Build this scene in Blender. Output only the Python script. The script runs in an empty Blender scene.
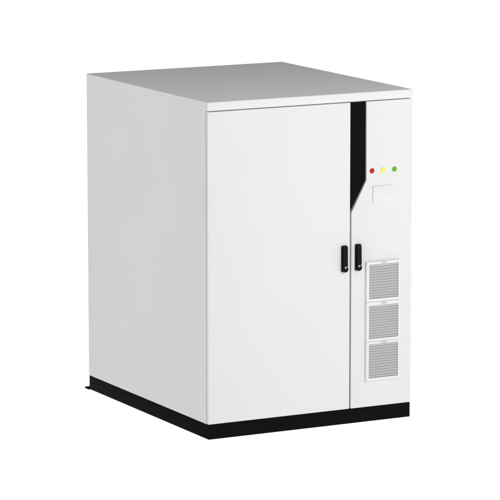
import bpy, bmesh, math
from mathutils import Vector, Matrix

S = bpy.context.scene
COL = S.collection
W, D, H, HP = 1.3763, 1.6437, 2.0, 0.0929      # cabinet width, depth, height, plinth height (m)
X0, X1 = -W / 2, W / 2

# ------------------------------------------------------------------ camera
def look(yaw, pitch, roll):
    f = Vector((math.sin(yaw) * math.cos(pitch), math.cos(yaw) * math.cos(pitch), math.sin(pitch)))
    r = f.cross(Vector((0, 0, 1))).normalized()
    u = r.cross(f)
    r2 = math.cos(roll) * r + math.sin(roll) * u
    u2 = -math.sin(roll) * r + math.cos(roll) * u
    return Matrix((r2, u2, -f)).transposed().to_4x4()

cam_data = bpy.data.cameras.new('camera')
cam = bpy.data.objects.new('camera', cam_data)
COL.objects.link(cam)
cam.matrix_world = Matrix.Translation((-9.74424, -17.67528, 4.49424)) @ look(0.485848, -0.1675093, -0.000596)
cam_data.sensor_width = 36.0
cam_data.lens = 3459.97 / 500 * 36
cam_data.clip_start = 0.5
cam_data.clip_end = 500
S.camera = cam

# ------------------------------------------------------------------ light: dim grey world, key softbox, added floor backlight and two added fills
world = bpy.data.worlds.new('World')
S.world = world
world.use_nodes = True
bg = world.node_tree.nodes['Background']
bg.inputs['Color'].default_value = (1, 1, 1, 1)
bg.inputs['Strength'].default_value = 0.33

def area(name, loc, target, sx, sy, radiance):
    l = bpy.data.lights.new(name, 'AREA')
    l.shape = 'RECTANGLE'
    l.size, l.size_y = sx, sy
    l.energy = radiance * math.pi * sx * sy
    o = bpy.data.objects.new(name, l)
    COL.objects.link(o)
    o.location = loc
    o.rotation_euler = (Vector(target) - Vector(loc)).to_track_quat('-Z', 'Y').to_euler()
    return o

# added light under the translucent floor, turns it a shadowless white
area('floor_backlight', (0, 5, -1.5), (0, 5, 0), 150, 150, 1.0)
# large softbox to the right of the camera, facing the doors
area('softbox', (1.9, -6.5, 4.0), (0.1, 0, 1.4), 2.6, 2.6, 14.2)
# added fill light, weaker, to brighten the left side
area('side_fill_light', (-5.5, 0.7, 4.2), (-0.7, 0.8, 1.5), 2.0, 2.0, 4.4)
# weak light added high behind the cabinet to lift the rear of the roof
area('roof_fill_light', (0.5, 5.0, 7.0), (0.1, 1.2, 2.0), 2.0, 2.0, 1.7)

S.view_settings.view_transform = 'Standard'
S.view_settings.look = 'None'
S.view_settings.exposure = 0
S.view_settings.gamma = 1

# ------------------------------------------------------------------ materials
def principled(name, color, rough=0.5, spec=0.3, metallic=0.0, mottling=0.0, bump=0.0, bump_scale=900.0):
    m = bpy.data.materials.new(name)
    m.use_nodes = True
    nt = m.node_tree
    b = nt.nodes['Principled BSDF']
    b.inputs['Base Color'].default_value = (*color, 1)
    b.inputs['Roughness'].default_value = rough
    b.inputs['Specular IOR Level'].default_value = spec
    b.inputs['Metallic'].default_value = metallic
    tc = nt.nodes.new('ShaderNodeTexCoord')
    if mottling:
        n = nt.nodes.new('ShaderNodeTexNoise')
        n.inputs['Scale'].default_value = 2.3
        n.inputs['Detail'].default_value = 5
        nt.links.new(tc.outputs['Object'], n.inputs['Vector'])
        r = nt.nodes.new('ShaderNodeValToRGB')
        r.color_ramp.elements[0].position = 0.3
        r.color_ramp.elements[1].position = 0.7
        r.color_ramp.elements[0].color = (*[c * (1 - mottling) for c in color], 1)
        r.color_ramp.elements[1].color = (*[min(1, c * (1 + mottling)) for c in color], 1)
        nt.links.new(n.outputs['Fac'], r.inputs['Fac'])
        nt.links.new(r.outputs['Color'], b.inputs['Base Color'])
    if bump:
        n2 = nt.nodes.new('ShaderNodeTexNoise')
        n2.inputs['Scale'].default_value = bump_scale
        n2.inputs['Detail'].default_value = 2
        nt.links.new(tc.outputs['Object'], n2.inputs['Vector'])
        bp = nt.nodes.new('ShaderNodeBump')
        bp.inputs['Strength'].default_value = bump
        bp.inputs['Distance'].default_value = 0.001
        nt.links.new(n2.outputs['Fac'], bp.inputs['Height'])
        nt.links.new(bp.outputs['Normal'], b.inputs['Normal'])
    return m

PAINT = principled('white_powder_coat', (0.69, 0.69, 0.692), 0.62, 0.22, mottling=0.008, bump=0.06)
FRAME = principled('white_moulded_plastic', (0.72, 0.72, 0.72), 0.5, 0.2, mottling=0.006)
SLAT = principled('pale_grey_louvre', (0.52, 0.52, 0.52), 0.6, 0.2, mottling=0.01)
BACKING = principled('grey_filter_mesh', (0.30, 0.30, 0.30), 0.9, 0.1, mottling=0.05)
BLACK = principled('black_powder_coat', (0.0045, 0.0045, 0.0045), 0.8, 0.05, mottling=0.10, bump=0.08)
HANDLE = principled('black_zinc_handle', (0.006, 0.006, 0.006), 0.5, 0.08, mottling=0.05)
CHROME = principled('satin_steel', (0.45, 0.45, 0.45), 0.35, 0.4, metallic=0.7)
RED = principled('red_lens', (0.48, 0.010, 0.016), 0.35, 0.15)
YELLOW = principled('yellow_lens', (0.72, 0.78, 0.11), 0.35, 0.15)
GREEN = principled('green_lens', (0.10, 0.43, 0.025), 0.35, 0.15)
GASKET = principled('grey_gasket', (0.35, 0.35, 0.35), 0.9, 0.1, mottling=0.05)

def floor_material():
    m = bpy.data.materials.new('backlit_translucent_white')  # translucent so the added light underneath makes the floor glow white
    m.use_nodes = True
    nt = m.node_tree
    nt.nodes.clear()
    out = nt.nodes.new('ShaderNodeOutputMaterial')
    mix = nt.nodes.new('ShaderNodeMixShader')
    mix.inputs['Fac'].default_value = 0.25
    t = nt.nodes.new('ShaderNodeBsdfTranslucent')
    t.inputs['Color'].default_value = (0.95, 0.95, 0.95, 1)
    d = nt.nodes.new('ShaderNodeBsdfDiffuse')
    d.inputs['Color'].default_value = (0.9, 0.9, 0.9, 1)
    n = nt.nodes.new('ShaderNodeTexNoise')
    n.inputs['Scale'].default_value = 1.5
    r = nt.nodes.new('ShaderNodeMapRange')
    r.inputs['To Min'].default_value = 0.09
    r.inputs['To Max'].default_value = 0.11
    nt.links.new(n.outputs['Fac'], r.inputs['Value'])
    nt.links.new(r.outputs['Result'], mix.inputs['Fac'])
    nt.links.new(t.outputs['BSDF'], mix.inputs[1])
    nt.links.new(d.outputs['BSDF'], mix.inputs[2])
    nt.links.new(mix.outputs['Shader'], out.inputs['Surface'])
    return m

# ------------------------------------------------------------------ mesh helpers
def link(name, bm, mats, parent=None, smooth=True):
    me = bpy.data.meshes.new(name)
    bmesh.ops.recalc_face_normals(bm, faces=bm.faces)
    bm.to_mesh(me)
    bm.free()
    for m in (mats if isinstance(mats, (list, tuple)) else [mats]):
        me.materials.append(m)
    if smooth:
        for p in me.polygons:
            p.use_smooth = True
        me.set_sharp_from_angle(angle=math.radians(28))
    o = bpy.data.objects.new(name, me)
    COL.objects.link(o)
    if parent:
        o.parent = parent
    return o

def add_prism(bm, pts, a, b, axis='y', bevel=0.0, seg=2, mat=0, keep=None):
    """extrude a polygon given in the plane across `axis` from a to b, edges optionally rounded"""
    def P(p, t):
        if axis == 'y':
            return (p[0], t, p[1])
        if axis == 'x':
            return (t, p[0], p[1])
        return (p[0], p[1], t)
    sub = bmesh.new()
    lo = [sub.verts.new(P(p, a)) for p in pts]
    hi = [sub.verts.new(P(p, b)) for p in pts]
    n = len(pts)
    sub.faces.new(lo)
    sub.faces.new(hi[::-1])
    for i in range(n):
        sub.faces.new((lo[i], hi[i], hi[(i + 1) % n], lo[(i + 1) % n]))
    bmesh.ops.recalc_face_normals(sub, faces=sub.faces)
    if bevel:
        bmesh.ops.bevel(sub, geom=[e for e in sub.edges if keep is None or keep(e)], offset=bevel, segments=seg, profile=0.5, affect='EDGES')
    for f in sub.faces:
        f.material_index = mat
    tmp = bpy.data.meshes.new('tmp')
    sub.to_mesh(tmp)
    sub.free()
    bm.from_mesh(tmp)
    bpy.data.meshes.remove(tmp)

def add_box(bm, x0, x1, y0, y1, z0, z1, bevel=0.0, seg=2, mat=0, keep=None):
    add_prism(bm, [(x0, z0), (x1, z0), (x1, z1), (x0, z1)], y0, y1, 'y', bevel, seg, mat, keep)

def add_lathe_y(bm, cx, cz, profile, n=28, mat=0):
    """profile: (radius, y) pairs, revolved round an axis parallel to y; last radius 0 closes it"""
    rings = []
    for r, y in profile:
        if r <= 1e-6:
            rings.append([bm.verts.new((cx, y, cz))])
        else:
            rings.append([bm.verts.new((cx + r * math.cos(2 * math.pi * k / n), y, cz + r * math.sin(2 * math.pi * k / n))) for k in range(n)])
    for A, B in zip(rings, rings[1:]):
        for k in range(n):
            k2 = (k + 1) % n
            if len(A) == 1 and len(B) == 1:
                continue
            if len(B) == 1:
                f = bm.faces.new((A[k], A[k2], B[0]))
            elif len(A) == 1:
                f = bm.faces.new((A[0], B[k2], B[k]))
            else:
                f = bm.faces.new((A[k], A[k2], B[k2], B[k]))
            f.material_index = mat

# ------------------------------------------------------------------ the setting: one white floor, backlit by the added light below
bm = bmesh.new()
bmesh.ops.create_grid(bm, x_segments=4, y_segments=4, size=75)
for v in bm.verts:
    v.co.y += 5
floor = link('floor', bm, floor_material(), smooth=False)
floor['kind'] = 'structure'

# ------------------------------------------------------------------ the cabinet
cab = bpy.data.objects.new('equipment_cabinet', None)
COL.objects.link(cab)
cab['label'] = 'tall white metal two-door equipment cabinet with grey top, black plinth and three louvred vents'
cab['category'] = 'cabinet'

DT = 0.022                       # door thickness
GX = 0.2655                      # middle of the gap between the doors
ZD0, ZD1 = HP + 0.002, 1.9435    # doors, bottom and top
ZL = 1.9490                      # lower edge of the roof's front lip

# carcass: side walls, back, base and a front face behind the doors
bm = bmesh.new()
add_box(bm, X0, X1, DT + 0.004, D, HP + 0.001, 1.9939, 0.003, 3, keep=lambda e: min(v.co.z for v in e.verts) < 1.9)
link('body', bm, PAINT, cab)
bm = bmesh.new()
add_box(bm, X0 + 0.02, X1 - 0.02, DT - 0.001, DT + 0.0035, HP + 0.02, 1.944)
link('door_gasket', bm, GASKET, cab, smooth=False)

# roof: folded sheet with a front lip over the doors
bm = bmesh.new()
add_prism(bm, [(-0.001, ZL), (-0.001, H), (D, H), (D, 1.994), (DT + 0.003, 1.994), (DT + 0.003, ZL)],
          X0, X1, 'x', 0.0030, 3,
          keep=lambda e: max(v.co.y for v in e.verts) < 0.01 or min(v.co.z for v in e.verts) > 1.999 or
          (min(v.co.y for v in e.verts) > 1.6 and abs(e.verts[0].co.z - e.verts[1].co.z) > 0.001))
link('roof_panel', bm, PAINT, cab)

# plinth with a mounting flange along the rear
bm = bmesh.new()
add_box(bm, X0 + 0.002, X1 - 0.004, 0.001, D - 0.002, 0.004, HP, 0.0025, 2)
pl = link('plinth', bm, BLACK, cab)
bm = bmesh.new()
add_box(bm, X0 - 0.004, X1 + 0.002, D - 0.0015, D + 0.055, 0.001, 0.011, 0.002, 2)
link('mounting_flange', bm, BLACK, pl)

# left door
bm = bmesh.new()
add_box(bm, X0 + 0.001, GX - 0.003, 0.0, DT - 0.0015, ZD0, ZD1, 0.0035, 3)
door_l = link('door', bm, PAINT, cab)
door_l['label'] = 'wide plain white door'

# right door: its upper hinge-side corner is cut away for the black panel
bm = bmesh.new()
add_prism(bm, [(GX + 0.0065, ZD0), (X1 - 0.001, ZD0), (X1 - 0.001, ZD1), (0.3715, ZD1), (0.3735, 1.471), (GX + 0.0065, 1.284)],
          0.0, DT - 0.0015, 'y', 0.0025, 3)
door_r = link('door', bm, PAINT, cab)
door_r['label'] = 'narrow white door with vents, lights and a cut corner'

# black accent panel set back inside the cut corner
bm = bmesh.new()
add_prism(bm, [(GX + 0.0005, 1.292), (0.3685, 1.4725), (0.3685, 1.9425), (GX + 0.0005, 1.9425)], 0.0085, DT - 0.0022, 'y')
link('accent_panel', bm, BLACK, cab, smooth=False)

# handles: an escutcheon, a tapered lever and a round lobe carrying the lock
def capsule(x0, x1, z0, z1, r, n=5):
    out = []
    for cx, cz, a0 in ((x1 - r, z1 - r, 0), (x0 + r, z1 - r, 90), (x0 + r, z0 + r, 180), (x1 - r, z0 + r, 270)):
        for k in range(n + 1):
            a = math.radians(a0 + 90 * k / n)
            out.append((cx + r * math.cos(a), cz + r * math.sin(a)))
    return out

def make_handle(door, xl, z0):
    bm = bmesh.new()
    x1 = xl + 0.037
    add_prism(bm, capsule(xl, x1, z0, z0 + 0.157, 0.005), -0.011, 0.001, 'y')
    add_prism(bm, [(-0.012, z0 + 0.030), (-0.028, z0 + 0.034), (-0.025, z0 + 0.150), (-0.010, z0 + 0.154)],
              xl + 0.004, x1 - 0.004, 'x', 0.003, 2)
    add_lathe_y(bm, x1 - 0.019, z0 + 0.0165, [(0.0185, -0.004), (0.0185, -0.024), (0.0155, -0.027), (0, -0.027)])
    h = link('handle', bm, HANDLE, door)
    bm = bmesh.new()
    add_lathe_y(bm, x1 - 0.0225, z0 + 0.0285, [(0.007, -0.020), (0.007, -0.0315), (0.0055, -0.033), (0, -0.033)], 20)
    add_box(bm, x1 - 0.0235, x1 - 0.0215, -0.0335, -0.0325, z0 + 0.0245, z0 + 0.0325, mat=1)
    link('lock', bm, [CHROME, HANDLE], door)

make_handle(door_l, 0.2025, 0.9335)
make_handle(door_r, 0.2960, 0.9360)

# three stacked ventilation grilles
XA, XB = 0.3685, 0.6015
OA, OB = 0.3875, 0.5895
for (z0, z1, o0, o1) in ((0.7360, 0.9790, 0.7545, 0.9625), (0.4955, 0.7345, 0.5115, 0.7130), (0.2525, 0.4940, 0.2715, 0.4780)):
    root = bpy.data.objects.new('vent_grille', None)
    COL.objects.link(root)
    root.parent = cab
    bm = bmesh.new()
    pr = -0.015
    # four bars mitred into one picture-frame ring
    sub_o = [(XA, z0), (XB, z0), (XB, z1), (XA, z1)]
    sub_i = [(OA, o0), (OB, o0), (OB, o1), (OA, o1)]
    vo_b = [bm.verts.new((x, 0.0005, z)) for x, z in sub_o]
    vo_f = [bm.verts.new((x, pr, z)) for x, z in sub_o]
    vi_f = [bm.verts.new((x, pr, z)) for x, z in sub_i]
    vi_b = [bm.verts.new((x, 0.0005, z)) for x, z in sub_i]
    for i in range(4):
        j = (i + 1) % 4
        bm.faces.new((vo_b[i], vo_b[j], vo_f[j], vo_f[i]))
        bm.faces.new((vo_f[i], vo_f[j], vi_f[j], vi_f[i]))
        bm.faces.new((vi_f[i], vi_f[j], vi_b[j], vi_b[i]))
        bm.faces.new((vi_b[i], vi_b[j], vo_b[j], vo_b[i]))
    bmesh.ops.recalc_face_normals(bm, faces=bm.faces)
    es = [e for e in bm.edges if abs(e.verts[0].co.y - pr) < 1e-5 or abs(e.verts[1].co.y - pr) < 1e-5]
    bmesh.ops.bevel(bm, geom=es, offset=0.002, segments=2, profile=0.5, affect='EDGES')
    link('frame', bm, FRAME, root)
    # louvres: thin blades whose outer edge hangs low
    bm = bmesh.new()
    n = 13
    pitch = (o1 - o0) / n
    for k in range(n):
        zc = o0 + (k + 0.5) * pitch
        add_prism(bm, [(-0.0110, zc - 0.0046), (-0.0098, zc - 0.0053), (-0.0016, zc + 0.0071), (-0.0028, zc + 0.0078)],
                  OA + 0.0003, OB - 0.0003, 'x')
    link('louvres', bm, SLAT, root, smooth=False)
    bm = bmesh.new()
    add_box(bm, OA, OB, -0.0005, -0.0002, o0, o1)
    link('filter_mesh', bm, BACKING, root, smooth=False)
    # little finger tab on the top bar
    bm = bmesh.new()
    zt = (o1 + z1) / 2
    add_box(bm, 0.4735, 0.5060, pr - 0.004, pr + 0.001, zt - 0.0045, zt + 0.0045, 0.0015, 2)
    link('finger_tab', bm, SLAT, root)

# indicator lights
for x, z, m, lab in ((0.4105, 1.5268, RED, 'red indicator light'), (0.4848, 1.5268, YELLOW, 'yellow indicator light'),
                     (0.5642, 1.5268, GREEN, 'green indicator light')):
    bm = bmesh.new()
    r = 0.0158
    prof = [(r, 0.001), (r, -0.002)] + [(r * math.cos(math.radians(a)), -0.002 - 0.004 * math.sin(math.radians(a))) for a in (20, 40, 60, 78)] + [(0, -0.006)]
    add_lathe_y(bm, x, z, prof)
    o = link('indicator_light', bm, m, cab)
    o['label'] = lab

# small raised white cover plate with a round latch
bm = bmesh.new()
add_box(bm, 0.4150, 0.5475, -0.007, 0.0005, 1.3345, 1.4330, 0.002, 2)
pt = link('cover_plate', bm, PAINT, cab)
bm = bmesh.new()
add_lathe_y(bm, 0.5135, 1.3880, [(0.008, -0.0065), (0.008, -0.0080), (0.007, -0.0085), (0, -0.0085)], 20)
link('latch', bm, PAINT, pt)
